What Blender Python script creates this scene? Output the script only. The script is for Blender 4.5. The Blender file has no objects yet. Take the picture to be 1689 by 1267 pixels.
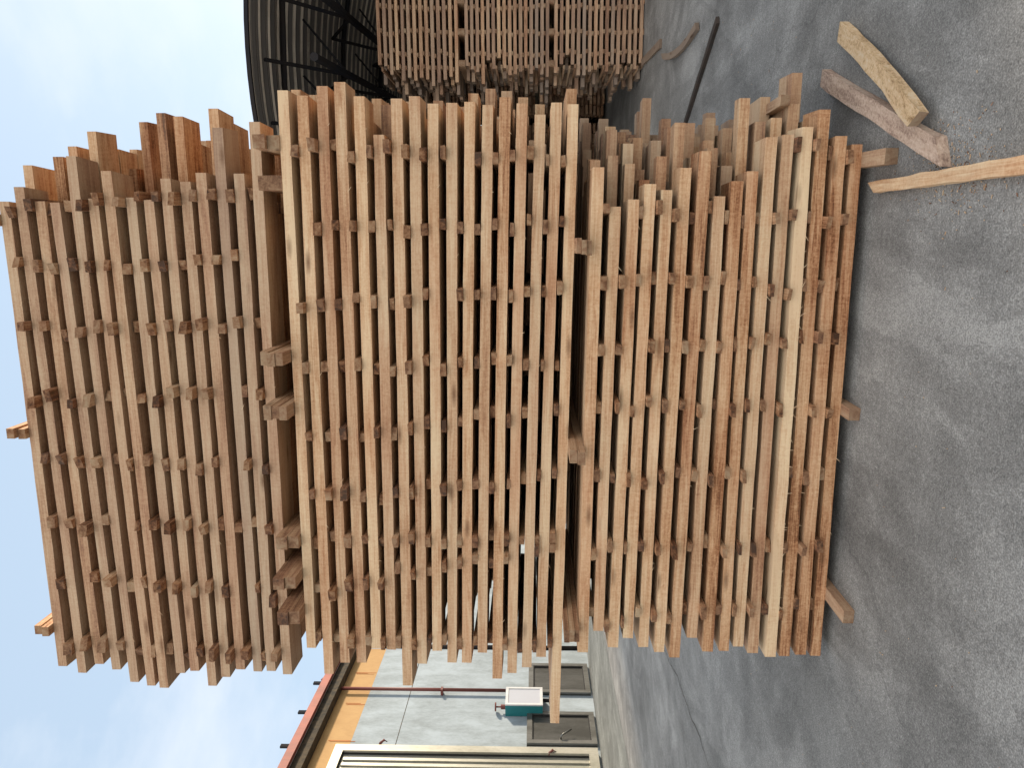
import bpy, math, random
from mathutils import Vector, Matrix, noise as mnoise

sc = bpy.context.scene
C = sc.collection
rnd = random.Random(11)
R = math.radians

# ------------------------------------------------------------------ camera (the photo is a portrait shot lying on its side)
F_PX, CAM_H, YAW, PITCH = 1200.0, 1.6, 11.3, 1.7
cam_d = bpy.data.cameras.new("camera")
cam_d.sensor_fit = 'HORIZONTAL'
cam_d.sensor_width = 36.0
cam_d.lens = 36.0 * F_PX / 1689.0
cam_d.clip_start = 0.05
cam_d.clip_end = 2000
cam = bpy.data.objects.new("camera", cam_d)
C.objects.link(cam)
RU = Matrix.Rotation(R(YAW), 3, 'Z') @ Matrix.Rotation(R(90 + PITCH), 3, 'X')
cam.matrix_world = Matrix.Translation((0, 0, CAM_H)) @ (RU @ Matrix.Rotation(R(-90), 3, 'Z')).to_4x4()
sc.camera = cam

# ------------------------------------------------------------------ world and sun
SUN_ELEV, SUN_AZ = 23.0, 40.0          # azimuth clockwise from +Y
w = bpy.data.worlds.new("World")
sc.world = w
w.use_nodes = True
wn, wl = w.node_tree.nodes, w.node_tree.links
wn.clear()
sky = wn.new("ShaderNodeTexSky")
sky.sky_type = 'NISHITA'
sky.sun_disc = False
sky.sun_elevation = R(SUN_ELEV)
sky.sun_rotation = R(SUN_AZ)
sky.air_density = 1.0
sky.dust_density = 1.2
sky.ozone_density = 1.0
tc = wn.new("ShaderNodeTexCoord")
mp = wn.new("ShaderNodeMapping")
mp.inputs['Scale'].default_value = (1.0, 1.0, 2.2)
cn = wn.new("ShaderNodeTexNoise")
cn.inputs['Scale'].default_value = 2.6
cn.inputs['Detail'].default_value = 7
cn.inputs['Roughness'].default_value = 0.55
cr = wn.new("ShaderNodeMapRange")
cr.inputs['From Min'].default_value = 0.50
cr.inputs['From Max'].default_value = 0.80
cr.inputs['To Max'].default_value = 0.75
cm = wn.new("ShaderNodeMixRGB")
cm.inputs['Color2'].default_value = (6.2, 6.4, 6.7, 1)
bg = wn.new("ShaderNodeBackground")
bg.inputs['Strength'].default_value = 0.10
wo = wn.new("ShaderNodeOutputWorld")
wl.new(tc.outputs['Generated'], mp.inputs['Vector'])
wl.new(mp.outputs['Vector'], cn.inputs['Vector'])
wl.new(cn.outputs['Fac'], cr.inputs['Value'])
wl.new(cr.outputs['Result'], cm.inputs['Fac'])
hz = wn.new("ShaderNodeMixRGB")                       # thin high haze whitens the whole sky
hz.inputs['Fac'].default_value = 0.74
hd = wn.new("ShaderNodeSeparateXYZ")                   # sky made brighter behind the camera to light the stack fronts, bluer ahead
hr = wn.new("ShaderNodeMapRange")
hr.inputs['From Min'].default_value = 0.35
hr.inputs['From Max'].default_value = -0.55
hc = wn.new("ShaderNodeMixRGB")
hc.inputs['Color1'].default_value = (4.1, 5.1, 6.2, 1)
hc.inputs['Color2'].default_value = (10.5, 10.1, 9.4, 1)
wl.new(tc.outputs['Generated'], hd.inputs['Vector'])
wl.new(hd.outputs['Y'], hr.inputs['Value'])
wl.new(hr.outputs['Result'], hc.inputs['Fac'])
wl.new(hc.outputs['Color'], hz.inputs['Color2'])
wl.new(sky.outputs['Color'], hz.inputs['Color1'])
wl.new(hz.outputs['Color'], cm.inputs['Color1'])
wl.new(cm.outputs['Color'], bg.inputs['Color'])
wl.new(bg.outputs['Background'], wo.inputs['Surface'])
sd = bpy.data.lights.new("sun", 'SUN')
sd.energy = 3.0
sd.angle = R(5)
sd.color = (1.0, 0.84, 0.64)
sun = bpy.data.objects.new("sun", sd)
C.objects.link(sun)
_d = Vector((math.sin(R(SUN_AZ)) * math.cos(R(SUN_ELEV)), math.cos(R(SUN_AZ)) * math.cos(R(SUN_ELEV)), math.sin(R(SUN_ELEV))))
sun.rotation_euler = _d.to_track_quat('Z', 'Y').to_euler()

sc.view_settings.view_transform = 'Standard'
sc.view_settings.look = 'None'
sc.view_settings.gamma = 1
sc.view_settings.exposure = 0.78
sc.render.engine = 'CYCLES'
sc.cycles.max_bounces = 6
sc.cycles.diffuse_bounces = 1

# ------------------------------------------------------------------ pixel -> place
def ray(px, py):
    return RU @ Vector(((1267 - py - 633.5) / F_PX, (844.5 - px) / F_PX, -1.0))
CO = Vector((0, 0, CAM_H))
def on_y(px, py, y):
    d = ray(px, py); return CO + d * (y / d.y)
def on_ground(px, py, z=0.0):
    d = ray(px, py); return CO + d * ((z - CAM_H) / d.z)
def on_plane(px, py, p, n):
    d = ray(px, py); return CO + d * ((p - CO).dot(n) / d.dot(n))

# ------------------------------------------------------------------ materials
def new_mat(name, rough=0.7, metal=0.0):
    m = bpy.data.materials.new(name); m.use_nodes = True
    nt = m.node_tree
    b = nt.nodes['Principled BSDF']
    b.inputs['Roughness'].default_value = rough
    b.inputs['Metallic'].default_value = metal
    return m, nt.nodes, nt.links, b
def nd(n, t, **kw):
    x = n.new(t)
    for k, v in kw.items():
        if k in x.inputs: x.inputs[k].default_value = v
        else: setattr(x, k, v)
    return x
def ramp(n, stops):
    r = n.new("ShaderNodeValToRGB")
    e = r.color_ramp.elements
    while len(e) < len(stops): e.new(0.5)
    for i, (p, c) in enumerate(stops):
        e[i].position = p; e[i].color = (c[0], c[1], c[2], 1)
    return r
def math_n(n, l, op, a, b=None):
    x = n.new("ShaderNodeMath"); x.operation = op
    for i, v in enumerate((a, b)):
        if v is None: continue
        if isinstance(v, (int, float)): x.inputs[i].default_value = v
        else: l.new(v, x.inputs[i])
    return x.outputs[0]

def wood_material(name, dark=1.0, end=False):
    m, n, l, b = new_mat(name, 0.78)
    at = nd(n, "ShaderNodeAttribute", attribute_name="lc")
    ti = nd(n, "ShaderNodeAttribute", attribute_name="tint")
    def noise(scale, detail=4, rough=0.55, dist=0.0):
        mpn = n.new("ShaderNodeMapping"); mpn.inputs['Scale'].default_value = scale
        l.new(at.outputs['Vector'], mpn.inputs['Vector'])
        t = nd(n, "ShaderNodeTexNoise", Scale=1.0, Detail=detail, Roughness=rough, Distortion=dist)
        l.new(mpn.outputs['Vector'], t.inputs['Vector'])
        return t.outputs['Fac']
    broad = noise((1.3, 9, 9), 3)
    if end:
        grain = noise((30, 30, 30), 4, 0.65, 0.6)
    else:
        grain = noise((2.2, 55, 55), 6, 0.65, 1.4)
    broad2 = noise((2.2, 3, 3), 2)
    saw = noise((55, 7, 7), 4, 0.75, 1.2)
    speck = noise((85, 85, 85), 3, 0.65)
    f = math_n(n, l, 'ADD', ti.outputs['Fac'], math_n(n, l, 'MULTIPLY', math_n(n, l, 'SUBTRACT', grain, 0.5), 1.3))
    f = math_n(n, l, 'ADD', f, math_n(n, l, 'MULTIPLY', math_n(n, l, 'SUBTRACT', broad, 0.5), 1.15))
    f = math_n(n, l, 'ADD', f, math_n(n, l, 'MULTIPLY', math_n(n, l, 'MULTIPLY', math_n(n, l, 'SUBTRACT', saw, 0.5), math_n(n, l, 'MULTIPLY', broad2, 1.0)), 0.8))
    f = math_n(n, l, 'ADD', f, math_n(n, l, 'MULTIPLY', math_n(n, l, 'SUBTRACT', speck, 0.5), 0.55))
    k = dark
    rp = ramp(n, [(0.0, (.80*k, .60*k, .385*k)), (0.35, (.66*k, .425*k, .25*k)), (0.60, (.50*k, .268*k, .138*k)), (0.82, (.28*k, .122*k, .055*k)), (1.0, (.11*k, .05*k, .025*k))])
    l.new(f, rp.inputs['Fac'])
    # knots and dark stains
    mk = n.new("ShaderNodeMapping"); mk.inputs['Scale'].default_value = (2.2, 9, 9)
    l.new(at.outputs['Vector'], mk.inputs['Vector'])
    vo = nd(n, "ShaderNodeTexVoronoi", Scale=1.0)
    l.new(mk.outputs['Vector'], vo.inputs['Vector'])
    kr = nd(n, "ShaderNodeMapRange"); kr.inputs['From Min'].default_value = 0.02; kr.inputs['From Max'].default_value = 0.17
    kr.inputs['To Min'].default_value = 0.8; kr.inputs['To Max'].default_value = 0.0
    l.new(vo.outputs['Distance'], kr.inputs['Value'])
    # pinkish heartwood drifting along and between boards
    hw = nd(n, "ShaderNodeMapRange"); hw.inputs['From Min'].default_value = .46; hw.inputs['From Max'].default_value = .68; hw.inputs['To Max'].default_value = .55
    l.new(noise((.7, 4, 4), 3, .6), hw.inputs['Value'])
    ph = nd(n, "ShaderNodeMixRGB"); ph.blend_type = 'MULTIPLY'; ph.inputs['Color2'].default_value = (.86, .69, .64, 1)
    l.new(hw.outputs['Result'], ph.inputs['Fac']); l.new(rp.outputs['Color'], ph.inputs['Color1'])
    # grey mixed in per piece, for weathering and for roof shade put into colour
    gr = nd(n, "ShaderNodeAttribute", attribute_name="grey")
    mg = nd(n, "ShaderNodeMixRGB"); mg.inputs['Color2'].default_value = (.30*k, .235*k, .19*k, 1)
    l.new(gr.outputs['Fac'], mg.inputs['Fac']); l.new(ph.outputs['Color'], mg.inputs['Color1'])
    mx = nd(n, "ShaderNodeMixRGB"); mx.inputs['Color2'].default_value = (.14*k, .065*k, .03*k, 1)
    l.new(kr.outputs['Result'], mx.inputs['Fac']); l.new(mg.outputs['Color'], mx.inputs['Color1'])
    l.new(mx.outputs['Color'], b.inputs['Base Color'])
    b.inputs['Specular IOR Level'].default_value = 0.25
    bp = nd(n, "ShaderNodeBump", Strength=0.35, Distance=0.004)
    l.new(math_n(n, l, 'ADD', grain, math_n(n, l, 'ADD', saw, speck)), bp.inputs['Height'])
    l.new(bp.outputs['Normal'], b.inputs['Normal'])
    return m

WOOD = wood_material("sawn_wood")
WOOD_END = wood_material("wood_end_grain", 0.56, True)

def concrete_ground(name, base, lo=0.6, streak_rot=0.0, rough=0.75):
    m, n, l, b = new_mat(name, rough)
    g = nd(n, "ShaderNodeNewGeometry")
    def noise(scale, detail=5, r=0.6, rot=0.0, dist=0.0):
        q = n.new("ShaderNodeMapping"); q.inputs['Scale'].default_value = scale; q.inputs['Rotation'].default_value = (0, 0, rot)
        l.new(g.outputs['Position'], q.inputs['Vector'])
        t = nd(n, "ShaderNodeTexNoise", Scale=1.0, Detail=detail, Roughness=r, Distortion=dist)
        l.new(q.outputs['Vector'], t.inputs['Vector'])
        return t.outputs['Fac']
    big = noise((.55, .55, .55), 5, .6, 0, .6)
    mid = noise((3, 3, 3), 5, .65)
    streak = noise((2.4, .16, 1), 5, .6, streak_rot)
    fine = noise((38, 38, 38), 5, .8)
    grit = noise((130, 130, 130), 2, .6)
    s = math_n(n, l, 'MULTIPLY', math_n(n, l, 'SUBTRACT', big, .5), 1.25)
    for v, k in ((mid, .6), (streak, .8), (fine, 1.3), (grit, 1.6)):
        s = math_n(n, l, 'ADD', s, math_n(n, l, 'MULTIPLY', math_n(n, l, 'SUBTRACT', v, .5), k))
    pt = nd(n, "ShaderNodeMapRange", interpolation_type='SMOOTHSTEP'); pt.inputs['From Min'].default_value = .47; pt.inputs['From Max'].default_value = .56
    pt.inputs['To Min'].default_value = -.07; pt.inputs['To Max'].default_value = .10
    l.new(noise((1.1, .6, 1), 8, .7, streak_rot, 1.2), pt.inputs['Value'])
    pw = nd(n, "ShaderNodeMapRange", interpolation_type='SMOOTHSTEP'); pw.inputs['From Min'].default_value = .58; pw.inputs['From Max'].default_value = .66
    pw.inputs['To Min'].default_value = 0; pw.inputs['To Max'].default_value = -.10
    l.new(noise((.8, .14, 1), 6, .6, streak_rot, .8), pw.inputs['Value'])
    s = math_n(n, l, 'ADD', s, math_n(n, l, 'ADD', pt.outputs['Result'], pw.outputs['Result']))
    s = math_n(n, l, 'ADD', s, .5)
    rp = ramp(n, [(0.0, [c * .42 for c in base]), (.35, [c * .78 for c in base]), (.6, [c * 1.1 for c in base]), (1.0, [c * 1.9 for c in base])])
    l.new(s, rp.inputs['Fac'])
    # cracks
    q = n.new("ShaderNodeMapping"); q.inputs['Scale'].default_value = (.16, .12, 1)
    l.new(g.outputs['Position'], q.inputs['Vector'])
    ds = nd(n, "ShaderNodeTexNoise", Scale=2.0, Detail=6)
    l.new(g.outputs['Position'], ds.inputs['Vector'])
    va = n.new("ShaderNodeVectorMath"); va.operation = 'MULTIPLY_ADD'
    va.inputs[1].default_value = (.10, .10, .10)
    l.new(ds.outputs['Color'], va.inputs[0]); l.new(q.outputs['Vector'], va.inputs[2])
    vo = nd(n, "ShaderNodeTexVoronoi", Scale=1.0, feature='DISTANCE_TO_EDGE')
    l.new(va.outputs[0], vo.inputs['Vector'])
    cr_ = nd(n, "ShaderNodeMapRange"); cr_.inputs['From Max'].default_value = .0022
    cr_.inputs['To Min'].default_value = .28; cr_.inputs['To Max'].default_value = 0
    l.new(vo.outputs['Distance'], cr_.inputs['Value'])
    mx = nd(n, "ShaderNodeMixRGB"); mx.inputs['Color2'].default_value = (.03, .03, .03, 1)
    l.new(cr_.outputs['Result'], mx.inputs['Fac']); l.new(rp.outputs['Color'], mx.inputs['Color1'])
    l.new(mx.outputs['Color'], b.inputs['Base Color'])
    rr = nd(n, "ShaderNodeMapRange"); rr.inputs['To Min'].default_value = lo; rr.inputs['To Max'].default_value = .95
    l.new(streak, rr.inputs['Value']); l.new(rr.outputs['Result'], b.inputs['Roughness'])
    bp = nd(n, "ShaderNodeBump", Strength=.5, Distance=.006)
    l.new(math_n(n, l, 'ADD', fine, grit), bp.inputs['Height']); l.new(bp.outputs['Normal'], b.inputs['Normal'])
    return m

def stained(name, base, dark, rough=.7, metal=0.0, sc_=(1, 1, .25), amount=1.0, spec=.3, fine=18):
    """paint, plaster or metal with blotches that run down the surface"""
    m, n, l, b = new_mat(name, rough, metal)
    g = nd(n, "ShaderNodeNewGeometry")
    def noise(scale, detail=6, r=.6):
        q = n.new("ShaderNodeMapping"); q.inputs['Scale'].default_value = scale
        l.new(g.outputs['Position'], q.inputs['Vector'])
        t = nd(n, "ShaderNodeTexNoise", Scale=1.0, Detail=detail, Roughness=r, Distortion=.4)
        l.new(q.outputs['Vector'], t.inputs['Vector'])
        return t.outputs['Fac']
    a = noise(tuple(x * 2.2 for x in sc_)); c = noise((fine, fine, fine * .5), 4); d = noise((.5, .5, .5), 3)
    s = math_n(n, l, 'ADD', math_n(n, l, 'MULTIPLY', a, .6), math_n(n, l, 'ADD', math_n(n, l, 'MULTIPLY', c, .25), math_n(n, l, 'MULTIPLY', d, .3)))
    rr = nd(n, "ShaderNodeMapRange"); rr.inputs['From Min'].default_value = .48; rr.inputs['From Max'].default_value = .70; rr.inputs['To Max'].default_value = amount
    l.new(s, rr.inputs['Value'])
    mx = nd(n, "ShaderNodeMixRGB"); mx.inputs['Color1'].default_value = (*base, 1); mx.inputs['Color2'].default_value = (*dark, 1)
    l.new(rr.outputs['Result'], mx.inputs['Fac']); l.new(mx.outputs['Color'], b.inputs['Base Color'])
    b.inputs['Specular IOR Level'].default_value = spec
    bp = nd(n, "ShaderNodeBump", Strength=.15, Distance=.004)
    l.new(c, bp.inputs['Height']); l.new(bp.outputs['Normal'], b.inputs['Normal'])
    return m

GROUND = concrete_ground("yard_concrete", (.252, .244, .232), .6, R(4))
APRON = concrete_ground("apron_concrete", (.20, .205, .19), .65, R(4))
WALL_GREY = stained("pale_wall_paint", (.385, .45, .50), (.25, .29, .31), .75, 0, (1.2, 1.2, .5), .9)
WALL_YELLOW = stained("yellow_wall_paint", (.52, .325, .14), (.36, .20, .08), .75, 0, (.9, .9, .7), .45)
RUST = stained("rust_streaks", (.52, .22, .08), (.36, .13, .05), .85, 0)
RED_STEEL = stained("red_oxide_steel", (.36, .09, .06), (.22, .06, .045), .55, 0)
PIPE_RED = stained("dark_red_pipe_paint", (.22, .07, .06), (.13, .05, .04), .45, 0)
BLACK_STEEL = stained("black_steel", (.022, .024, .03), (.035, .03, .028), .85, 0, spec=.08)
SOOT = stained("soot_dark_board", (.03, .027, .022), (.10, .075, .045), .8, 0, (3, 3, 3))
WHITE_SHEET = stained("white_sheet", (.78, .80, .82), (.6, .62, .63), .6)
HATCH = stained("dull_steel_plate", (.12, .12, .115), (.07, .07, .065), .38, .6)
HATCH_EDGE = stained("brushed_steel_edge", (.24, .24, .23), (.13, .13, .12), .35, .7)
DOOR_METAL = stained("pale_aluminium", (.50, .485, .42), (.33, .32, .26), .38, .45)
GASKET = stained("black_rubber", (.02, .02, .02), (.03, .03, .03), .7)
TEAL = stained("teal_enamel", (.025, .20, .22), (.02, .15, .17), .4)
GLASSY = stained("misty_cover_glass", (.55, .57, .63), (.48, .5, .56), .18, 0, amount=.4, spec=.6)
WHITE_FRAME = stained("white_plastic_frame", (.70, .71, .72), (.55, .55, .55), .5)

def roof_material():
    """dark ribbed sheet with sun glints painted in as pale stripes"""
    m, n, l, b = new_mat("dark_corrugated_sheet", .6, .2)
    at = nd(n, "ShaderNodeAttribute", attribute_name="lc")
    def noise(scale, detail=4):
        q = n.new("ShaderNodeMapping"); q.inputs['Scale'].default_value = scale
        l.new(at.outputs['Vector'], q.inputs['Vector'])
        t = nd(n, "ShaderNodeTexNoise", Scale=1.0, Detail=detail, Roughness=.65)
        l.new(q.outputs['Vector'], t.inputs['Vector']); return t.outputs['Fac']
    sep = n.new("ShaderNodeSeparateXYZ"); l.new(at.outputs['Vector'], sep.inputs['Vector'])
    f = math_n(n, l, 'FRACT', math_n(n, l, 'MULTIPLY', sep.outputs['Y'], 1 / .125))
    glint = math_n(n, l, 'LESS_THAN', f, .30)  # narrow stripes of painted sunlight glint
    k = math_n(n, l, 'MULTIPLY', glint, math_n(n, l, 'ADD', noise((.25, 5.3, 1), 1), math_n(n, l, 'MULTIPLY', math_n(n, l, 'SUBTRACT', noise((3, 2, 1)), .5), .5)))
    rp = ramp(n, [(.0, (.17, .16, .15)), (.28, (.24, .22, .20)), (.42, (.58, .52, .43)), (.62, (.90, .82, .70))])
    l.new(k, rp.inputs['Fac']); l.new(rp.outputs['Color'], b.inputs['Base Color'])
    return m
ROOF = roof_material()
def mottled_wood(name, cols, sc_):
    m, n, l, b = new_mat(name, .85)
    at = nd(n, "ShaderNodeAttribute", attribute_name="lc")
    def noise(scale, detail=5, r=.65, dist=0):
        q = n.new("ShaderNodeMapping"); q.inputs['Scale'].default_value = scale
        l.new(at.outputs['Vector'], q.inputs['Vector'])
        t = nd(n, "ShaderNodeTexNoise", Scale=1.0, Detail=detail, Roughness=r, Distortion=dist)
        l.new(q.outputs['Vector'], t.inputs['Vector']); return t.outputs['Fac']
    a, c, e = noise(sc_, 5, .6, .8), noise((60, 90, 90), 4, .75), noise((140, 30, 30), 3)
    f = math_n(n, l, 'ADD', a, math_n(n, l, 'ADD', math_n(n, l, 'MULTIPLY', math_n(n, l, 'SUBTRACT', c, .5), .9), math_n(n, l, 'MULTIPLY', math_n(n, l, 'SUBTRACT', e, .5), .5)))
    rp = ramp(n, cols); l.new(f, rp.inputs['Fac']); l.new(rp.outputs['Color'], b.inputs['Base Color'])
    b.inputs['Specular IOR Level'].default_value = .2
    bp = nd(n, "ShaderNodeBump", Strength=.7, Distance=.008); l.new(math_n(n, l, 'ADD', a, c), bp.inputs['Height']); l.new(bp.outputs['Normal'], b.inputs['Normal'])
    return m
YELLOW_OLD = mottled_wood("yellowed_rough_wood", [(.12, (.18, .105, .055)), (.32, (.44, .285, .15)), (.50, (.66, .46, .27)), (.8, (.72, .58, .41))], (5, 22, 22))
PINK_OLD = mottled_wood("pinkish_stained_wood", [(.12, (.16, .11, .085)), (.34, (.38, .26, .20)), (.52, (.56, .405, .31)), (.75, (.68, .53, .42))], (3.5, 18, 18))
OLD_WOOD = wood_material("weathered_wood", .75)
BAR = stained("dark_rusty_iron", (.05, .045, .042), (.09, .06, .045), .7, .2)

# ------------------------------------------------------------------ mesh builder
class MB:
    def __init__(s): s.v, s.f, s.mi, s.lc, s.ti, s.gr = [], [], [], [], [], []
    def add(s, vs, fs, mi, lc=None, ti=.4, gr=0.0):
        o = len(s.v); s.v += [tuple(v) for v in vs]
        s.lc += [tuple(x) for x in (lc or vs)]; s.ti += [ti] * len(vs); s.gr += [gr] * len(vs)
        s.f += [tuple(i + o for i in f) for f in fs]
        s.mi += mi if isinstance(mi, list) else [mi] * len(fs)
    def beam(s, p0, p1, up, wd, th, seg=1, jit=0.0, tint=.4, grey=0.0, bow=(0, 0), skew=(0, 0), side=0, end=1, taper=(1, 1), seed=None):
        """a sawn stick from p0 to p1; up = thickness direction"""
        p0, p1 = Vector(p0), Vector(p1)
        ax = (p1 - p0); L = ax.length; ax.normalize()
        up = Vector(up); sd_ = ax.cross(up).normalized(); up = sd_.cross(ax).normalized()
        r = rnd
        off = Vector((r.uniform(0, 80), r.uniform(0, 80), r.uniform(0, 80)))
        vs, lc = [], []
        for i in range(seg + 1):
            t = i / seg
            c = p0.lerp(p1, t)
            k = 4 * t * (1 - t)
            c = c + up * (bow[0] * k) + sd_ * (bow[1] * k)
            tw, tt = 1 + (taper[0] - 1) * t, 1 + (taper[1] - 1) * t
            for a, bq in ((-1, -1), (1, -1), (1, 1), (-1, 1)):
                sk = 0
                if i == 0: sk = skew[0] * a
                if i == seg: sk = skew[1] * a
                q = c + sd_ * (a * wd / 2 * tw + r.uniform(-jit, jit)) + up * (bq * th / 2 * tt + r.uniform(-jit, jit)) + ax * sk
                vs.append(q); lc.append(off + Vector((t * L, a * wd / 2, bq * th / 2)))
        fs, mi = [], []
        for i in range(seg):
            for k in range(4):
                a, b2 = i * 4 + k, i * 4 + (k + 1) % 4
                fs.append((a, b2, b2 + 4, a + 4)); mi.append(side)
        fs.append((3, 2, 1, 0)); mi.append(end)
        e = seg * 4; fs.append((e, e + 1, e + 2, e + 3)); mi.append(end)
        s.add(vs, fs, mi, lc, tint, grey)
    def box(s, c, ax, ay, az, mi=0):
        c, ax, ay, az = Vector(c), Vector(ax), Vector(ay), Vector(az)
        vs = [c + ax * i + ay * j + az * k for i in (-.5, .5) for j in (-.5, .5) for k in (-.5, .5)]
        fs = [(0, 1, 3, 2), (4, 6, 7, 5), (0, 4, 5, 1), (2, 3, 7, 6), (0, 2, 6, 4), (1, 5, 7, 3)]
        if ax.cross(ay).dot(az) < 0: fs = [tuple(reversed(f)) for f in fs]
        s.add(vs, fs, mi)
    def tube(s, pts, rad, n=10, mi=0):
        pts = [Vector(p) for p in pts]; vs, fs = [], []
        for i, p in enumerate(pts):
            t = (pts[min(i + 1, len(pts) - 1)] - pts[max(i - 1, 0)]).normalized()
            a = t.cross(Vector((0, 0, 1)) if abs(t.z) < .9 else Vector((1, 0, 0))).normalized(); b2 = t.cross(a)
            rr = rad[i] if isinstance(rad, (list, tuple)) else rad
            for k in range(n):
                an = 2 * math.pi * k / n
                vs.append(p + a * math.cos(an) * rr + b2 * math.sin(an) * rr)
        for i in range(len(pts) - 1):
            for k in range(n):
                q = (k + 1) % n
                fs.append((i * n + k, i * n + q, (i + 1) * n + q, (i + 1) * n + k))
        fs.append(tuple(range(n - 1, -1, -1))); fs.append(tuple(range((len(pts) - 1) * n, len(pts) * n)))
        s.add(vs, fs, mi)
    def build(s, name, mats, parent=None, loc=None, smooth=False, bevel=0.0):
        me = bpy.data.meshes.new(name)
        vs = s.v
        o3 = Vector((0, 0, 0))
        if loc is None and parent is None:
            n = len(vs); o3 = Vector((sum(v[0] for v in vs) / n, sum(v[1] for v in vs) / n, min(v[2] for v in vs)))
        elif loc is not None: o3 = Vector(loc)
        me.from_pydata([Vector(v) - o3 for v in vs], [], s.f)
        for m in mats: me.materials.append(m)
        me.polygons.foreach_set("material_index", s.mi)
        a = me.attributes.new("lc", 'FLOAT_VECTOR', 'POINT'); a.data.foreach_set("vector", [x for q in s.lc for x in q])
        a = me.attributes.new("tint", 'FLOAT', 'POINT'); a.data.foreach_set("value", s.ti)
        a = me.attributes.new("grey", 'FLOAT', 'POINT'); a.data.foreach_set("value", s.gr)
        if smooth: me.polygons.foreach_set("use_smooth", [True] * len(me.polygons))
        me.update()
        ob = bpy.data.objects.new(name, me); C.objects.link(ob)
        if parent is not None:
            ob.parent = parent; ob.matrix_parent_inverse = parent.matrix_world.inverted() if False else Matrix.Translation(-parent.location)
        else: ob.location = o3
        if bevel:
            bm_ = ob.modifiers.new("bevel", 'BEVEL'); bm_.width = bevel; bm_.segments = 2
        return ob
def tag(o, label=None, cat=None, group=None, kind=None):
    for k, v in (("label", label), ("category", cat), ("group", group), ("kind", kind)):
        if v: o[k] = v
    return o
def empty(name, loc, label, cat, group=None):
    o = bpy.data.objects.new(name, None); C.objects.link(o); o.location = loc; o.empty_display_size = .2
    return tag(o, label, cat, group)
ORD = ["first", "second", "third", "fourth", "fifth", "sixth", "seventh", "eighth", "ninth", "tenth", "eleventh", "twelfth", "thirteenth", "fourteenth", "fifteenth", "sixteenth", "seventeenth", "eighteenth"]

# ------------------------------------------------------------------ ground
g = MB(); g.add([(-400, -60, 0), (400, -60, 0), (400, 900, 0), (-400, 900, 0)], [(0, 1, 2, 3)], 0)
tag(g.build("ground", [GROUND], loc=(0, 0, 0)), "worn grey concrete yard under the timber stacks", "ground", kind="structure")

# a long crack in the slab on the left
cpts = [on_ground(px, py) for px, py in ((1085, 1050), (1097, 1076), (1112, 1108), (1126, 1140), (1142, 1188), (1155, 1217), (1169, 1265), (1190, 1330))]
ck = MB(); path = []
for a, b in zip(cpts, cpts[1:]):
    nseg = max(4, int((b - a).length / .05))
    for k in range(nseg): path.append(a.lerp(b, k / nseg))
prev = None; cvs, cfs = [], []
for k, p in enumerate(path):
    p = p + Vector((mnoise.noise(p * 2.1) * .05 + mnoise.noise(p * 11) * .02, 0, 0)); p.z = .004
    wdt = max(.0008, .004 + .004 * mnoise.noise(p * 5 + Vector((9, 0, 0))))
    cvs += [p - Vector((wdt, 0, 0)), p + Vector((wdt, 0, 0))]
    if k: cfs.append((2 * k - 2, 2 * k - 1, 2 * k + 1, 2 * k))
ck.add(cvs, cfs, 0)
tag(ck.build("ground_crack", [SOOT]), "thin dark crack running through the concrete left of the lowest bundle", "crack", kind="structure")

# ------------------------------------------------------------------ the three timber bundles
# per layer: middle of the front edge at photo rows ya / yb, then the rows where its two ends stop
def centres(org, scale, pairs): return [org + (a + b) / 2 / scale for a, b in pairs]
T_A = centres(0, 3.378, [(75,127),(163,225),(262,322),(355,415),(462,528),(563,625),(650,718),(760,822),(858,918),(952,1015),(1055,1112),(1150,1210),(1255,1310),(1348,1408),(1445,1508)])
T_B = centres(0, 3.248, [(280,325),(375,425),(465,515),(560,610),(648,700),(740,790),(815,865),(908,955),(990,1035),(1070,1125),(1155,1200),(1240,1290),(1328,1382),(1405,1455),(1490,1545)])
M_A = centres(450, 3.187, [(73,130),(168,225),(265,322),(358,418),(455,510),(548,600),(636,692),(730,782),(820,875),(912,967),(1003,1057),(1093,1150),(1183,1235),(1268,1322),(1358,1412),(1440,1495),(1525,1580)])
M_B = centres(450, 3.187, [(158,210),(245,295),(330,387),(420,478),(510,557),(588,637),(670,720),(753,803),(835,885),(917,965),(995,1047),(1078,1132),(1163,1212),(1242,1290),(1322,1370),(1398,1447),(1480,1530)])
B_A = centres(940, 3.378, [(103,165),(205,260),(300,355),(385,445),(480,540),(575,632),(670,735),(765,825),(855,918),(942,1005),(1030,1098),(1125,1188),(1215,1285),(1305,1370),(1400,1468),(1500,1562)])
B_B = centres(940, 3.378, [(55,112),(140,200),(225,285),(308,368),(398,460),(490,545),(575,637),(668,725),(755,820),(850,908),(935,988),(1020,1078),(1110,1170),(1195,1252),(1285,1340),(1375,1432)])
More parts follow.
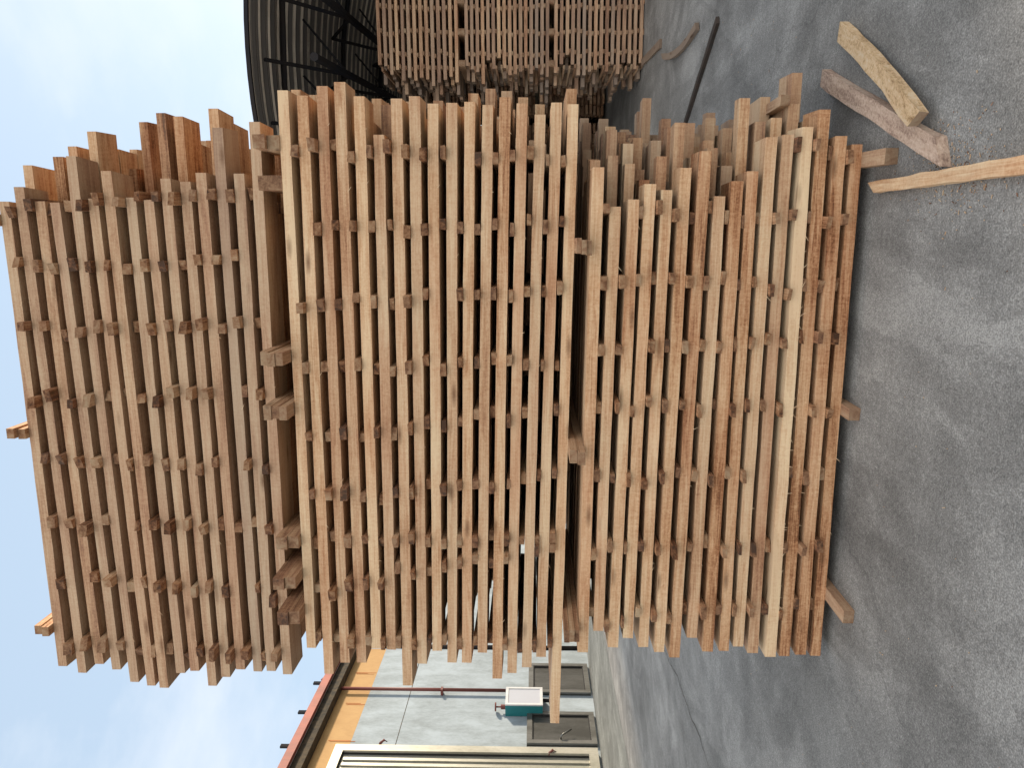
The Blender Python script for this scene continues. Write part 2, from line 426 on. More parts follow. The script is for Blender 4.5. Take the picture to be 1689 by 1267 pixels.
BUNDLES = [
 dict(name="lowest", y=3.60, ya=510, yb=970, a=B_A, b=B_B, grey=.05,
  right=[276,340,330,303,311,275,248,325,300,283,226,221,208,179,226,237],
  left=[1077,1042,1069,1054,1072,1077,1086,1052,1073,1073,1068,1079,1083,1082,1079,1084],
  tint=[.33,.36,.37,.34,.33,.36,.50,.34,.56,.50,.26,.36,.10,.52,.48,.56],
  cols=[(350,365),(464,471),(577,562),(672,677),(788,782),(908,900),(1018,1004)], deep=(.42, .22)),
 dict(name="middle", y=3.72, ya=450, yb=950, a=M_A, b=M_B, grey=.16,
  right=[148,158,141,135,159,222,160,157,172,167,166,172,161,169,190,170,172],
  left=[1070,1113,1096,1092,1070,1072,1134,1098,1073,1094,1096,1075,1118,1110,1100,1085,1193],
  tint=[.22,.36,.40,.42,.38,.30,.36,.30,.26,.36,.30,.38,.42,.32,.28,.32,.28],
  cols=[(242,264),(374,370),(503,478),(606,597),(725,680),(822,790),(895,884),(975,903),(1052,1066)], deep=(-.02, .12)),
 dict(name="topmost", y=3.78, ya=510, yb=1010, a=T_A, b=T_B, grey=.46,
  right=[334,310,330,335,259,328,284,325,331,296,298,286,208,286,201],
  left=[1100,1110,1097,1103,1126,1130,1133,1113,1108,1133,1118,1106,1108,1108,1115],
  tint=[.38,.40,.44,.36,.40,.34,.38,.32,.38,.34,.36,.36,.40,.30,.40],
  cols=[(346,322),(442,425),(545,533),(658,650),(756,768),(858,872),(952,978),(1064,1084)], deep=(.10, .28)),
]
ROWS, RP = 6, 0.204
NAMED_ROWS = {"lowest": 6, "middle": 3, "topmost": 4}
inner = MB()
WORDS = lambda t: "pale" if t < .27 else ("reddish" if t > .46 else "tan")
cands = []     # spacer sticks: built after all planks
for B in BUNDLES:
    nl = len(B["a"]); B["z"] = []; y = B["y"]; B["T"] = []
    for i in range(nl):
        pa, pb = on_y(B["a"][i], B["ya"], y), on_y(B["b"][i], B["yb"], y)
        s = (pa.z - pb.z) / (pa.x - pb.x)
        B["z"].append((pa.x, pa.z, s))
    zf = lambda i, x: B["z"][i][1] + (x - B["z"][i][0]) * B["z"][i][2]
    B["zf"] = (lambda zz: (lambda i, x: zz[i][1] + (x - zz[i][0]) * zz[i][2]))(B["z"])
    for i in range(nl):
        fl = (B["a"][i] + (B["b"][i] - B["a"][i]) * (B["left"][i] - B["ya"]) / (B["yb"] - B["ya"]))
        fr = (B["a"][i] + (B["b"][i] - B["a"][i]) * (B["right"][i] - B["ya"]) / (B["yb"] - B["ya"]))
        xl, xr = on_y(fl, B["left"][i], y).x, on_y(fr, B["right"][i], y).x
        th = {"lowest": .0540, "middle": .0535, "topmost": .0520}[B["name"]] * rnd.uniform(.97, 1.03)
        B["T"].append(th)
        lay = ORD[nl - 1 - i]
        split = B['name'] == 'lowest' and i < 10
        slots = [(0, 0.0, .2)] + ([(1 + k, RP * (1 + k * .5) - .05, .098) for k in range(10)] if split else [(k, RP * k, .2) for k in range(1, ROWS)])
        for r, yr, wr in slots:
            rr_ = yr / RP
            if r == 0:
                x0, x1, yo, ti, gy = xl, xr, rnd.uniform(-.014, .014), .36 + (B["tint"][i] - .36) * 1.15 + rnd.gauss(0, .03), max(0, B["grey"] * .85 + rnd.gauss(0, .07))
            else:
                x0 = xl + rnd.uniform(.0, .22) + .02
                m, sp = B["deep"]
                base = sum(on_y(fr, q, y).x for q in B["right"]) / nl if B["name"] != "lowest" else xr * .55 + .16
                x1 = base + m * (1 if B["name"] != "lowest" else min(1, .55 + .12 * r)) + rnd.uniform(-sp, sp)
                if B["name"] == "lowest":
                    py_t = rnd.gauss(266 - 8 * rr_, 30) if i < 5 else (rnd.gauss(246 - 4 * rr_, 36) if i < 10 else rnd.gauss(205, 26))
                    if i >= 14: py_t = rnd.gauss(262, 20)
                    if i == 13 and r == 2: py_t = 118
                    if i == 12 and r == 1: py_t = 172
                    x1 = on_y(B["a"][i], py_t, y + yr).x
                if B["name"] == "topmost": x1 = min(x1, .75) - max(0, 4 - i) * .04
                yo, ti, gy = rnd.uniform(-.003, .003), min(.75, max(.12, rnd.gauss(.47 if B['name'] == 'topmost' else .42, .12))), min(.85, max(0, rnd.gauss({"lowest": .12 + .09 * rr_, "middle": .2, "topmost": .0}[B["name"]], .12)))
            tt = th * (1 if r == 0 else rnd.uniform(.94, 1.0))
            p0 = Vector((x0, y + yr + .1 + yo, B["zf"](i, x0))); p1 = Vector((x1, y + yr + .1 + yo, B["zf"](i, x1)))
            named = rr_ < NAMED_ROWS[B["name"]]
            mb = MB() if named else inner
            wd = wr - rnd.uniform(0, .008)
            live = B["name"] == "lowest" and i == 12 and r == 0
            mb.beam(p0, p1, (0, 0, 1), wd, tt, 14 if r == 0 else 4, .0042 if live else .0014, ti, gy, (rnd.uniform(-.003, .003), rnd.uniform(-.006, .006) if r == 0 else 0), (rnd.uniform(-.006, .006), rnd.uniform(-.006, .006)))
            if r == 0:
                # torn fibres hanging off the sawn lower edge
                for _ in range(26 if live else rnd.choice((0, 1, 2, 4))):
                    fx = rnd.uniform(x0 + .1, x1 - .1) if not live else rnd.uniform(x0 + .2, x1 - .5)
                    fz = B["zf"](i, fx) - tt / 2 + .004
                    ln = rnd.uniform(.012, .035)
                    q0 = Vector((fx, y - .004 + yo, fz)); q1 = q0 + Vector((rnd.uniform(-1, 1) * ln, -rnd.uniform(0, .01), -ln * rnd.uniform(.3, .8)))
                    mb.beam(q0, q1, (0, 1, 0), .003, .0015, 1, 0, .05, .1, taper=(.3, 1))
            if named:
                o = mb.build("lumber_plank", [WOOD, WOOD_END])
                wd_ = "greyed" if gy > .5 else WORDS(ti)
                if r == 0: lb = f"{wd_} front plank of the {B['name']} bundle, {lay} layer from its bottom"
                else: lb = f"{wd_} plank {ORD[r]} behind the front one, {lay} layer up in the {B['name']} bundle"
                tag(o, lb, "plank", "sawn planks stacked in the three front bundles")
    for i in range(nl - 1):
        nc = len(B["cols"])
        kc = 0
        for c, (ca, cb) in enumerate(B["cols"]):
            if rnd.random() < .03: continue
            py = ca + (cb - ca) * i / (nl - 2) + rnd.gauss(0, 5.5)
            cands.append((B, i, py, ORD[kc])); kc += 1
    if B["name"] == "lowest":
        for i, py in ((11, 239), (12, 241), (13, 252), (14, 259)): cands.append((B, i, py, None))
for B in BUNDLES:      # unseen rows added behind, raised and gap-filled to shut out see-through light
    for i in range(-1 if B["name"] != "topmost" else 0, len(B["a"])):
        for r in range(4):
            yy = B["y"] + ROWS * RP + .35 + r * RP
            xl = on_y(B["b"][max(i, 0)], 1000, B["y"]).x + rnd.uniform(.05, .3) - (.45 if i < 0 else 0); xr = (.35 if B['name'] == 'lowest' else .62) + rnd.uniform(-.15, .08)
            for dz in ((.045,) if i >= 0 else (-.006, .098, .155)):
              inner.beam((xl, yy, B["zf"](max(i, 0), xl) + dz), (xr, yy, B["zf"](max(i, 0), xr) + dz), (0, 0, 1), .198, .05, 2, .002, rnd.gauss(.45, .1), .3)
tag(inner.build("inner_lumber", [WOOD, WOOD_END]), "rear planks hidden in the depth of the middle and topmost bundles, plus added rows blocking light", "lumber", kind="stuff")

sticks = MB(); n_named = 0
for B, i, py, col in cands:
    y = B["y"]
    px = (B["a"][i] + B["a"][i + 1]) / 2
    x = on_y(px, py, y).x
    zt = B["zf"](i, x) - B["T"][i] / 2; zb = B["zf"](i + 1, x) + B["T"][i + 1] / 2
    h = max(.02, zt - zb)
    named = not (B["name"] == "topmost" and i < 8 and col is not None)
    mb = MB() if named else sticks
    proud = rnd.choice((.008, .014, .02, .028, .04, .055)) if rnd.random() < .82 else -rnd.uniform(.004, .03)
    if B["name"] == "topmost": proud += .006
    ww = rnd.uniform(.046, .068)
    if rnd.random() < .25: zt -= (zt - zb) * rnd.uniform(.08, .25); h = zt - zb
    sk = rnd.uniform(-.05, .05)
    ti = min(.92, max(.25, rnd.gauss(.67, .14)))
    mb.beam((x, y - proud, (zt + zb) / 2), (x + sk, y + ROWS * RP - .05 + rnd.uniform(0, .04), (zt + zb) / 2), (0, 0, 1), ww, h - .004, 2, .0025, ti, rnd.uniform(.0, .18), skew=(rnd.uniform(-.014, .014), 0))
    if named:
        o = mb.build("spacer_stick", [WOOD, WOOD_END])
        gap = ORD[len(B["a"]) - 2 - i]
        lb = f"spacer end in {gap} gap up the {B['name']} bundle, {col} from the shed end" if col else f"extra outermost spacer at the shed end, {gap} gap up the {B['name']} bundle"
        tag(o, lb, "spacer", "spacer sticks between the plank layers"); n_named += 1
tag(sticks.build("spacer_sticks", [WOOD, WOOD_END]), "spacer sticks in the upper gaps of the topmost bundle", "spacers", kind="stuff")

# bearers: short packs of sticks laid between and under the bundles
def bearer(x, y0, y1, zb, zt, n, label, tint=.5, grey=.2, wdt=.075, group="bearers carrying the bundles", tilt=0.0):
    h = (zt - zb) / n
    for k in range(n):
        mb = MB()
        mb.beam((x + rnd.uniform(-.006, .006), y0 + rnd.uniform(-.02, .02), zb + h * (k + .5)), (x + rnd.uniform(-.01, .01) + tilt, y1, zb + h * (k + .5)), (0, 0, 1), wdt * rnd.uniform(.85, 1), h - .001, 3, .001, tint + rnd.uniform(-.1, .1), grey)
        o = mb.build("bearer_stick", [WOOD, WOOD_END])
        pos = "" if n == 1 else (["lower ", "upper "][k] if n == 2 else ["bottom ", "middle ", "top "][k])
        tag(o, label.replace("STICK", pos + "bearer"), "bearer", group)
BL, BM, BT = BUNDLES
def between(U, D, px, py, proud, n, label, **kw):
    y = min(U["y"], D["y"]); x = on_y(px, py, y).x
    bearer(x, y - proud, y + 1.25, D["zf"](0, x) + D["T"][0] / 2, U["zf"](len(U["a"]) - 1, x) - U["T"][-1] / 2, n, label, **kw)
between(BT, BM, 445, 236, .03, 2, "STICK of pale end pair under topmost bundle, nearest the shed end", tint=.34)
between(BT, BM, 445, 300, .0, 1, "dark STICK set back under topmost bundle, second from the shed end", tint=.55)
between(BT, BM, 464, 587, .12, 3, "STICK of third pack from shed end, under topmost bundle")
between(BT, BM, 468, 672, .12, 3, "STICK of fourth pack from shed end, under topmost bundle")
between(BT, BM, 485, 890, .04, 2, "STICK of short fifth pack from shed end, under topmost bundle", tint=.6)
between(BT, BM, 483, 945, .12, 2, "STICK of sixth pack from shed end, under topmost bundle", tint=.6)
between(BT, BM, 486, 1005, .10, 2, "STICK of last pack far from the shed, under topmost bundle", tint=.65)
between(BM, BL, 963, 407, .10, 3, "STICK of first pack from shed end, under middle bundle", tint=.45)
between(BM, BL, 948, 745, .10, 2, "STICK of second pack from shed end, under middle bundle", tint=.45)
between(BM, BL, 940, 1035, .10, 3, "STICK of last pack far from the shed, under middle bundle", tint=.5)
for px, py, proud, lb, ti in ((1428, 268, .23, "STICK on the ground under lowest bundle, at its shed end", .5), (1404, 676, .08, "STICK on the ground under lowest bundle, middle of three", .55), (1385, 985, .22, "STICK on the ground under lowest bundle, far from the shed", .5)):
    y = BL["y"]; x = on_y(px, py, y).x
    bearer(x, y - proud, y + 1.25, .001, BL["zf"](15, x) - BL["T"][15] / 2, 1, lb, ti, .35, .07, tilt=.05)
for px, py, lb in ((35, 713, "STICK on top of topmost bundle, against the sky, nearer the shed"), (80, 1035, "STICK on top of topmost bundle, against the sky, far from the shed")):
    y = BT["y"]; x = on_y(px, py, y).x
    z0 = BT["zf"](0, x) + BT["T"][0] / 2
    bearer(x, y - .04, y + 1.3, z0, z0 + .085, 2, lb, .5, 0, .06)
y = BT["y"]; x = on_y(5, 362, y).x; z0 = BT["zf"](0, x) + BT["T"][0] / 2
bearer(x, y - .03, y + 1.2, z0, z0 + .045, 1, "STICK on top of topmost bundle, at its shed end", .5, 0, .06)
# ------------------------------------------------------------------ loose wood on the yard
def loose(name, pa, pb, wd, th, label, cat, tint, grey, mats=None, z0=0.0, z1=0.0, bow=(0, 0), taper=(1, 1), skew=(0, 0), jit=.004, seg=10):
    a, b = on_ground(*pa), on_ground(*pb)
    mb = MB()
    mb.beam(a + Vector((0, 0, th / 2 + .002 + z0)), b + Vector((0, 0, th / 2 + .002 + z1)), (0, 0, 1), wd, th, seg, jit, tint, grey, bow, skew, taper=taper)
    o = mb.build(name, mats or [WOOD, WOOD_END])
    return tag(o, label, cat)
loose("loose_plank", (1398, 52), (1545, 196), .082, .042, "short yellowish weathered plank resting over another on the concrete", "plank", .24, .45, mats=[YELLOW_OLD, WOOD_END], z0=0, z1=.05, jit=.0035, seg=9, bow=(0, -.015), skew=(.02, -.03))
loose("loose_plank", (1369, 128), (1566, 250), .085, .045, "pinkish plank lying on concrete with another plank across its end", "plank", .42, .62, mats=[PINK_OLD, PINK_OLD], skew=(.0, .05))
loose("loose_plank", (1449, 309), (1720, 268), .05, .035, "narrow tan wedge plank with sawn pointed tip, alone on the concrete", "plank", .22, .0, taper=(1.2, 1), skew=(.04, 0))
loose("iron_bar", (1187, 32), (1130, 212), .07, .03, "long dark narrow bar lying on the concrete behind lowest bundle", "bar", .9, .0, [BAR, BAR], taper=(.7, 1), jit=.003)
loose("wood_stick", (1097, 92), (1154, 42), .07, .04, "curved grey stick on concrete beside the iron bar", "stick", .3, .85, [OLD_WOOD, WOOD_END], bow=(0, .09), skew=(.05, .02))
loose("wood_stick", (1061, 103), (1092, 71), .10, .03, "short straight grey offcut on concrete next to the shed stacks", "stick", .5, .8, [OLD_WOOD, WOOD_END])
loose("wood_splinter", (1224, 178), (1231, 163), .02, .012, "tiny dark splinter on the concrete behind lowest bundle", "splinter", .9, .2, [BAR, BAR])
# short stick laid askew on the stepped end of the lowest bundle
def px_y(px, py, yy): return on_y(px, py, yy)
x = px_y(1345, 165, 3.80); q = px_y(1290, 214, 4.05)
mb = MB(); mb.beam((x.x, 3.78, BL["zf"](12, x.x) + .05), (x.x - .02, 4.4, BL["zf"](12, x.x) + .05), (0, 0, 1), .05, .045, 3, .002, .4, .3)
tag(mb.build("spacer_stick", [WOOD, WOOD_END]), "loose slanting stick lying on stepped shed end of the lowest bundle", "spacer", "spacer sticks between the plank layers")

# sawdust and chips
chips = MB()
for _ in range(900):
    if rnd.random() < .45:
        c = on_ground(1575 + rnd.gauss(0, 45), 275 + rnd.gauss(0, 40))
    else:
        c = Vector((rnd.uniform(-3.2, 3.5), rnd.uniform(1.6, 7.5), 0))
        if 3.3 < c.y < 4.8 and -2.4 < c.x < 1.2: continue
    a = rnd.uniform(0, 6.3); ln = .002 + .009 * rnd.random() ** 4
    d = Vector((math.cos(a), math.sin(a), 0)) * ln
    if rnd.random() < .5: d = d * .5
    chips.beam(c - d + Vector((0, 0, .003)), c + d + Vector((0, 0, .003)), (0, 0, 1), rnd.uniform(.0015, .0035), .002, 1, 0, rnd.choice((.05, .1, .3, .9)), rnd.uniform(0, .5))
tag(chips.build("wood_chips", [WOOD, WOOD_END]), "sawdust, chips and splinters scattered over the concrete", "chips", kind="stuff")

# ------------------------------------------------------------------ kiln building on the left
d_ = Vector((-math.sin(R(2)), math.cos(R(2)), 0)); n_ = Vector((math.cos(R(2)), math.sin(R(2)), 0)); UP = Vector((0, 0, 1))
W0 = on_ground(994, 1265)
def wp(s, n, z): return W0 + d_ * s + n_ * n + UP * z
def hit(px, py, n=0.0):
    p = on_plane(px, py, W0 + n_ * n, n_) - W0
    return p.dot(d_), p.z
def wbox(mb, s0, s1, z0, z1, n0, n1, mi=0):
    mb.box(wp((s0 + s1) / 2, (n0 + n1) / 2, (z0 + z1) / 2), d_ * (s1 - s0), n_ * (n1 - n0), UP * (z1 - z0), mi)
s_end = hit(900, 1074)[0]
z_split = (hit(639, 1074)[1] + hit(571, 1235)[1]) / 2
z_wall = (hit(585, 1086)[1] + hit(513, 1262)[1]) / 2
z_eave = (hit(463, 1262, .45)[1] + hit(553, 1085, .45)[1]) / 2
bld = empty("kiln_building", wp(0, -3, 0), "pale grey and yellow walled building left behind the stacks, with red roof edge", "building")
SN = -9
mb = MB(); wbox(mb, SN, s_end, 0, z_split, -9, 0); mb.build("wall", [WALL_GREY], bld)
mb = MB(); wbox(mb, SN, s_end, z_split, z_wall + .45, -9, .001); mb.build("upper_wall", [WALL_YELLOW], bld)
mb = MB(); wbox(mb, SN, s_end + .5, z_wall, z_wall + .32, .006, .30); wbox(mb, SN, s_end + .5, z_wall + .32, z_wall + .5, .006, .16); mb.build("gutter", [SOOT], bld)
mb = MB(); wbox(mb, SN, s_end + .6, z_eave - .15, z_eave - .05, -9.3, .355); mb.build("roof", [WHITE_SHEET], bld)
mb = MB(); wbox(mb, SN, s_end + .6, z_eave - .17, z_eave + .03, .36, .48); mb.build("roof_edge", [RED_STEEL], bld)
for py in (1128, 1176, 1232, 1085, 1035):
    s = hit(500, py, .4)[0]
    s = hit(463 + (1262 - py) * .508, py, .42)[0]
    mb = MB(); wbox(mb, s - .05, s + .05, z_eave + .03, z_eave + .24, .40, .45); mb.build("roof_bracket", [BLACK_STEEL], bld)
s = hit(700, 1138, .12)[0]
zt, zb = hit(546, 1132, .12)[1], hit(834, 1142, .12)[1]
mb = MB(); mb.tube([wp(s, .12, zb), wp(s, .12, zt)], .045, 12)
mb.tube([wp(s, .12, zt - .03), wp(s, .40, zt + .2)], .05, 10); pp = mb.build("drain_pipe", [PIPE_RED], bld, smooth=True)
for zz in (zb + (zt - zb) * .36,):
    mb = MB(); wbox(mb, s - .09, s + .05, zz - .03, zz + .03, .002, .18); k = mb.build("pipe_clamp", [PIPE_RED], bld)
# rust runs on the yellow band
for py, px in ((1112, 588), (1162, 573), (1222, 545)):
    s, z = hit(px, py)
    mb = MB()
    for k in range(3):
        o0 = rnd.uniform(-.05, .05); wdt = rnd.uniform(.012, .03)
        wbox(mb, s + o0, s + o0 + wdt, z - rnd.uniform(.3, .62), z + .05 - .03 * k, .002 + k * .001, .006 + k * .001)
    mb.build("rust_stain", [RUST], bld)
# joints between the wall panels
for px, py in ((665, 1185),):
    z = hit(px, py)[1]
    mb = MB(); wbox(mb, SN, s_end - .02, z - .008, z + .008, .001, .004); mb.build("wall_joint", [SOOT], bld)
# hooks
for px, py in ((628, 1235), (906, 1252)):
    s, z = hit(px, py)
    mb = MB(); mb.tube([wp(s, .0, z + .05), wp(s, .14, z), wp(s + .03, .2, z - .08), wp(s + .02, .16, z - .16)], [.03, .035, .03, .015], 8); mb.build("wall_hook", [PIPE_RED], bld, smooth=True)
# two low hatches
def hatch(px0, px1, py0, py1, handle):
    zt = hit(px0, (py0 + py1) / 2)[1]; s_far = hit((px0 + px1) / 2, py0)[0]; s_near = hit((px0 + px1) / 2, py1)[0]
    zb = .06; e = .13; n1 = .10
    mb = MB(); wbox(mb, s_near, s_far, zb, zt, .002, .05, 0)
    h = mb.build("hatch_door", [HATCH], bld)
    f = MB()
    wbox(f, s_near, s_near + e, zb, zt, .052, n1); wbox(f, s_far - e, s_far, zb, zt, .052, n1)
    wbox(f, s_near + e, s_far - e, zb, zb + e, .052, n1 - .002); wbox(f, s_near + e, s_far - e, zt - e, zt, .052, n1 - .002)
    f.build("hatch_frame", [HATCH_EDGE], h)
    gk = MB(); t = .025
    wbox(gk, s_near + e, s_near + e + t, zb + e, zt - e, .052, .085); wbox(gk, s_far - e - t, s_far - e, zb + e, zt - e, .052, .085)
    wbox(gk, s_near + e + t, s_far - e - t, zb + e, zb + e + t, .052, .083); wbox(gk, s_near + e + t, s_far - e - t, zt - e - t, zt - e, .052, .083)
    gk.build("hatch_gasket", [GASKET], h)
    if handle:
        s1, z1 = hit(936, 1216, .15)
        hd = MB(); hd.tube([wp(s1, .05, z1 + .16), wp(s1, .16, z1 + .16), wp(s1 + .03, .2, z1 + .1), wp(s1 + .22, .2, z1 - .1)], .022, 8); hd.build("hatch_handle", [HATCH_EDGE], h, smooth=True)
hatch(869, 991, 1180, 1233, True)
hatch(872, 978, 1100, 1148, False)
# tall kiln door with pale aluminium frame
sd0 = hit(700, 1240)[0]; zt = hit(553, 1242)[1]
mb = MB(); wbox(mb, SN + .5, sd0, .08, zt, .003, .06)
kd = mb.build("kiln_door", [DOOR_METAL], bld)
f = MB(); e = .22
wbox(f, sd0 - e, sd0, .08, zt, .062, .16); wbox(f, SN + .5, sd0 - e, zt - e, zt, .062, .158); wbox(f, SN + .5, sd0 - e, .08, .08 + e, .062, .158)
f.build("door_frame", [DOOR_METAL], kd)
gk = MB(); wbox(gk, sd0 - e - .02, sd0 - e, .08 + e, zt - e, .062, .10); wbox(gk, SN + .6, sd0 - e - .05, zt - e - .02, zt - e, .062, .10); gk.build("door_gasket", [GASKET], kd)
rb = MB(); s = sd0 - e - .16
while s > SN + .8:
    wbox(rb, s - .09, s, .09 + e, zt - e - .06, .062, .098); s -= .19
rb.build("door_panel", [DOOR_METAL], kd)
# corner recess beyond the wall end
mb = MB(); wbox(mb, s_end + .05, s_end + 14, 0, z_wall - 1.2, -9, -.9); mb.build("rear_wall", [WALL_GREY], bld)
mb = MB(); mb.tube([wp(s_end + .12, .02, 0), wp(s_end + .12, .02, z_wall)], .07, 10); mb.build("corner_pipe", [BLACK_STEEL], bld, smooth=True)
# cabinet on the wall
zt, zb = hit(834, 1150, .35)[1], hit(895, 1150, .35)[1]
sf, sn = hit(860, 1134, .34)[0], hit(860, 1163, .34)[0]
cab = empty("meter_cabinet", wp((sf + sn) / 2, .0, zb), "teal box with white framed cover, mounted on the pale wall by the red pipe", "cabinet")
mb = MB(); wbox(mb, sn, sf, zb, zt, .004, .30); mb.build("cabinet_body", [TEAL], cab, bevel=.01)
f = MB(); e = .07
wbox(f, sn, sn + e, zb, zt, .302, .34); wbox(f, sf - e, sf, zb, zt, .302, .34); wbox(f, sn + e, sf - e, zt - e, zt, .302, .338); wbox(f, sn + e, sf - e, zb, zb + e, .302, .338)
f.build("cover_frame", [WHITE_FRAME], cab)
mb = MB(); wbox(mb, sn + e, sf - e, zb + e, zt - e, .302, .322); mb.build("cover_panel", [GLASSY], cab)
mb = MB(); c0 = wp(sn + .18, .15, zt); mb.tube([c0, c0 + UP * .12], .06, 12); mb.tube([c0 + UP * .12, c0 + UP * .26], .02, 8); mb.tube([c0 + UP * .24, c0 + UP * .275], .11, 14); mb.build("valve_wheel", [PIPE_RED], cab, smooth=False)
mb = MB(); c1 = wp(sf - .3, .15, zb); mb.tube([c1, c1 - UP * .18], .05, 10); mb.tube([c1 - UP * .17 - d_ * .0, c1 - UP * .22], .09, 10); mb.build("pipe_union", [BLACK_STEEL], cab)
# concrete apron along the wall
ap = MB()
a0 = on_ground(1034, 1265); a1 = on_ground(1003, 1065)
w_ap = ((a0 - W0).dot(n_) + (a1 - W0).dot(n_)) / 2
ap.add([wp(SN, -.2, .004), wp(SN, w_ap, .004), wp(s_end + 20, w_ap, .004), wp(s_end + 20, -.2, .004)], [(0, 1, 2, 3)], 0)
tag(ap.build("pavement", [APRON]), "paler concrete apron along the foot of the building", "pavement", kind="structure")

# ------------------------------------------------------------------ open shed on the right
SH_Y = -5.0
sx = Vector((math.cos(R(SH_Y)), math.sin(R(SH_Y)), 0)); sy = Vector((-math.sin(R(SH_Y)), math.cos(R(SH_Y)), 0))
D0 = 9.4
crown = ray(418, 125); crown = CO + crown * (D0 / 1.0)
S0 = Vector((crown.x, crown.y, 0)); ZC = crown.z; RAD = 8.5; HALF = 6.6
def sp(u, v, z): return S0 + sx * u + sy * v + UP * z
def arch(u): return ZC - RAD + math.sqrt(RAD * RAD - u * u)
shed = empty("open_shed", sp(0, 0, 0), "dark open sided shed with curved corrugated roof on black steel trusses", "shed")
LEN = 30.0
rf = MB(); NU = 40; PV = .19; nv = int(LEN / PV * 4)
prof = (0, .022, .022, 0)
vs, fs, lcs = [], [], []
for j in range(nv + 1):
    v = j * PV / 4; dz = prof[j % 4] * 1.6
    for i in range(NU + 1):
        u = -HALF + 2 * HALF * i / NU; vs.append(sp(u, v, arch(u) + dz + .06)); lcs.append((u, v, 0))
for j in range(nv):
    for i in range(NU):
        a = j * (NU + 1) + i; fs.append((a, a + 1, a + NU + 2, a + NU + 1))
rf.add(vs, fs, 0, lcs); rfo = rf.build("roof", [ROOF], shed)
fa = MB()
for i in range(NU):
    u0 = -HALF + 2 * HALF * i / NU; u1 = u0 + 2 * HALF / NU
    c = sp((u0 + u1) / 2, -.04, (arch(u0) + arch(u1)) / 2 + .03)
    e = sp(u1, 0, arch(u1)) - sp(u0, 0, arch(u0))
    fa.box(c, e * 1.01, sy * .05, UP.cross(sy).cross(e).normalized() * .16 if False else UP * .05)
fa.build("roof_fascia", [BLACK_STEEL], shed)
k = 0; v = 1.1
while v < LEN:
    tr = MB(); n = 12; us = [-HALF + 2 * HALF * i / n for i in range(n + 1)]
    tr.tube([sp(u, v, arch(u) - .04) for u in us], .042, 6)
    tr.build("roof_arch", [BLACK_STEEL], shed); v += 3.4
for u in (-4.7, -3.2, -1.7, -.55, .25, 1.05, 2.2, 3.7):
    lb = MB(); dep = .75
    lb.tube([sp(u, .2, arch(u) - dep), sp(u, LEN - .2, arch(u) - dep)], .06, 6)
    v = .4
    while v < LEN - 3:
        lb.tube([sp(u, v, arch(u) - .03), sp(u, v + 1.7, arch(u) - dep)], .028, 5)
        lb.tube([sp(u, v + 1.7, arch(u) - dep), sp(u, v + 3.4, arch(u) - .03)], .028, 5)
        lb.tube([sp(u, v + 1.7, arch(u) - dep), sp(u + .8, v + 1.7, arch(min(HALF, u + .8)) - .03)], .018, 5)
        v += 3.4
    lb.build("lattice_beam", [BLACK_STEEL], shed)
for u in (-HALF + .15, HALF - .15):
    v = .4
    while v < LEN:
        cm_ = MB(); cm_.box(sp(u, v, arch(u) / 2), sx * .16, sy * .16, UP * (arch(u) - .02)); cm_.build("column", [BLACK_STEEL], shed); v += 6.8
mb = MB(); mb.box(sp(0, LEN + .1, ZC / 2 - .6), sx * (2 * HALF), sy * .1, UP * (ZC - 1.2)); mb.build("end_wall", [SOOT], shed)

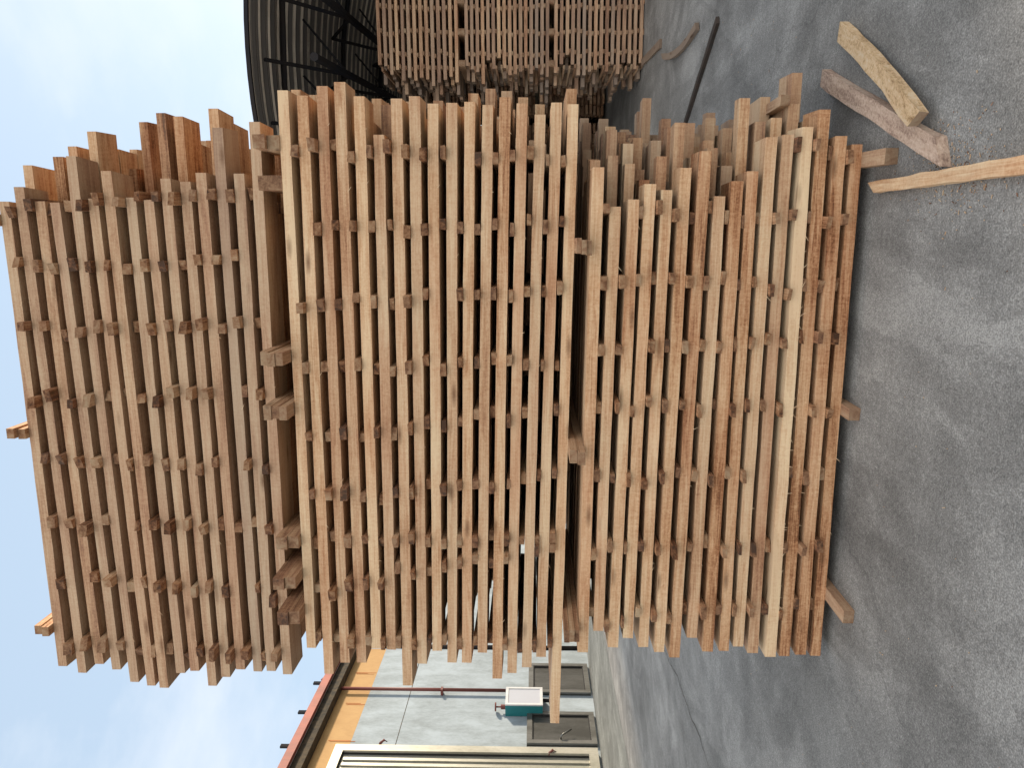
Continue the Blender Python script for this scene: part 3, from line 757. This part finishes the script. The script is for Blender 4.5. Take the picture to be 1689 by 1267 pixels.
# bundles standing in the mouth of the shed
gy0 = on_ground(1062, 60).y
SG = []
for name, xs0, xs1, nl in (("lowest", 917, 1058, 16), ("middle", 769, 903, 16), ("topmost", 624, 752, 14)):
    for i in range(nl):
        SG.append((name, i, nl, xs0 + (xs1 - xs0) * i / (nl - 1)))
behind_sticks = MB()
ENDS = {"topmost": 128, "middle": 122, "lowest": 118}
for name, i, nl, px in SG:
    ye = ENDS[name] + rnd.gauss(0, 11) + (i * 1.0 if name == "topmost" else 0) - 8
    p = on_y(px, 40, gy0); xl = on_y(px, ye, gy0).x; zz = p.z
    xr = xl + 2.6
    mb = MB(); ti = min(.7, max(.25, rnd.gauss(.58, .1))); gy = min(.95, max(.2, rnd.gauss(.5, .15)))  # darker tint and grey carry the shed roof's shade in the plank colour
    th = .048
    mb.beam((xl, gy0 + .1, zz), (xr, gy0 + .1, zz), (0, 0, 1), .2, th, 4, .003, ti, gy)
    o = mb.build("lumber_plank", [WOOD, WOOD_END])
    tag(o, f"{'greyed' if gy > .5 else WORDS(ti)} front plank of {name} bundle by the shed, {ORD[nl - 1 - i]} layer up", "plank", "planks stacked at the shed mouth")
    for r in range(1, 6):
        behind_sticks.beam((xl + rnd.uniform(-.16, .2) - .02 * r, gy0 + .1 + r * RP, zz), (xr, gy0 + .1 + r * RP, zz), (0, 0, 1), .198, th, 1, .003, rnd.gauss(.45, .1), min(.95, max(.1, rnd.gauss(.7, .2))))
    if i < nl - 1:
        for py in (110, 88, 52, 12, -28):
            x = on_y(px, py + rnd.gauss(0, 2.5), gy0).x
            stp = abs(on_y(px + (xs1 - xs0) / 15, 40, gy0).z - zz)
            hh = max(.02, stp - th)
            behind_sticks.beam((x, gy0 - .02, zz - th / 2 - hh / 2), (x, gy0 + 1.2, zz - th / 2 - hh / 2), (0, 0, 1), .05, hh, 1, 0, rnd.gauss(.5, .1), .3)
    else:
        lo = {"topmost": on_y(769, 40, gy0).z + .024, "middle": on_y(917, 40, gy0).z + .024, "lowest": .001}[name]
        for py in (104, 52, 0, -40):
            x = on_y(px, py, gy0).x
            behind_sticks.beam((x, gy0 - .02, (lo + zz - th / 2) / 2), (x, gy0 + 1.2, (lo + zz - th / 2) / 2), (0, 0, 1), .08, zz - th / 2 - lo, 1, 0, .5, .3)
tag(behind_sticks.build("shed_lumber", [WOOD, WOOD_END]), "rear planks and spacers filling the bundles at the shed mouth", "lumber", kind="stuff")

# stacks deeper in the shed, seen by their ends
far = MB(); fy = 17.0
for k, x0 in enumerate([on_y(900, 300, fy).x + .1 + q * 1.42 for q in range(-1, 6)]):
    for zi in range(46):
        z = .06 + zi * .088 + (.10 if zi >= 16 else 0) + (.10 if zi >= 31 else 0)
        for c in range(6):
            far.beam((x0 + c * .208, fy + rnd.uniform(-.25, .12), z + .025), (x0 + c * .208, fy + 2.4, z + .025), (0, 0, 1), .19, .05, 1, .002, min(.9, rnd.gauss(.62, .12)), rnd.uniform(.1, .5))
        for yy in (fy + .25, fy + 1.2, fy + 2.1):
            far.beam((x0 - .1, yy, z + .069), (x0 + 1.14, yy, z + .069), (0, 0, 1), .05, .036, 1, 0, .6, .3)
tag(far.build("far_lumber", [OLD_WOOD, WOOD_END]), "dim stacks deep in the shed, seen by their plank ends", "lumber", kind="stuff")
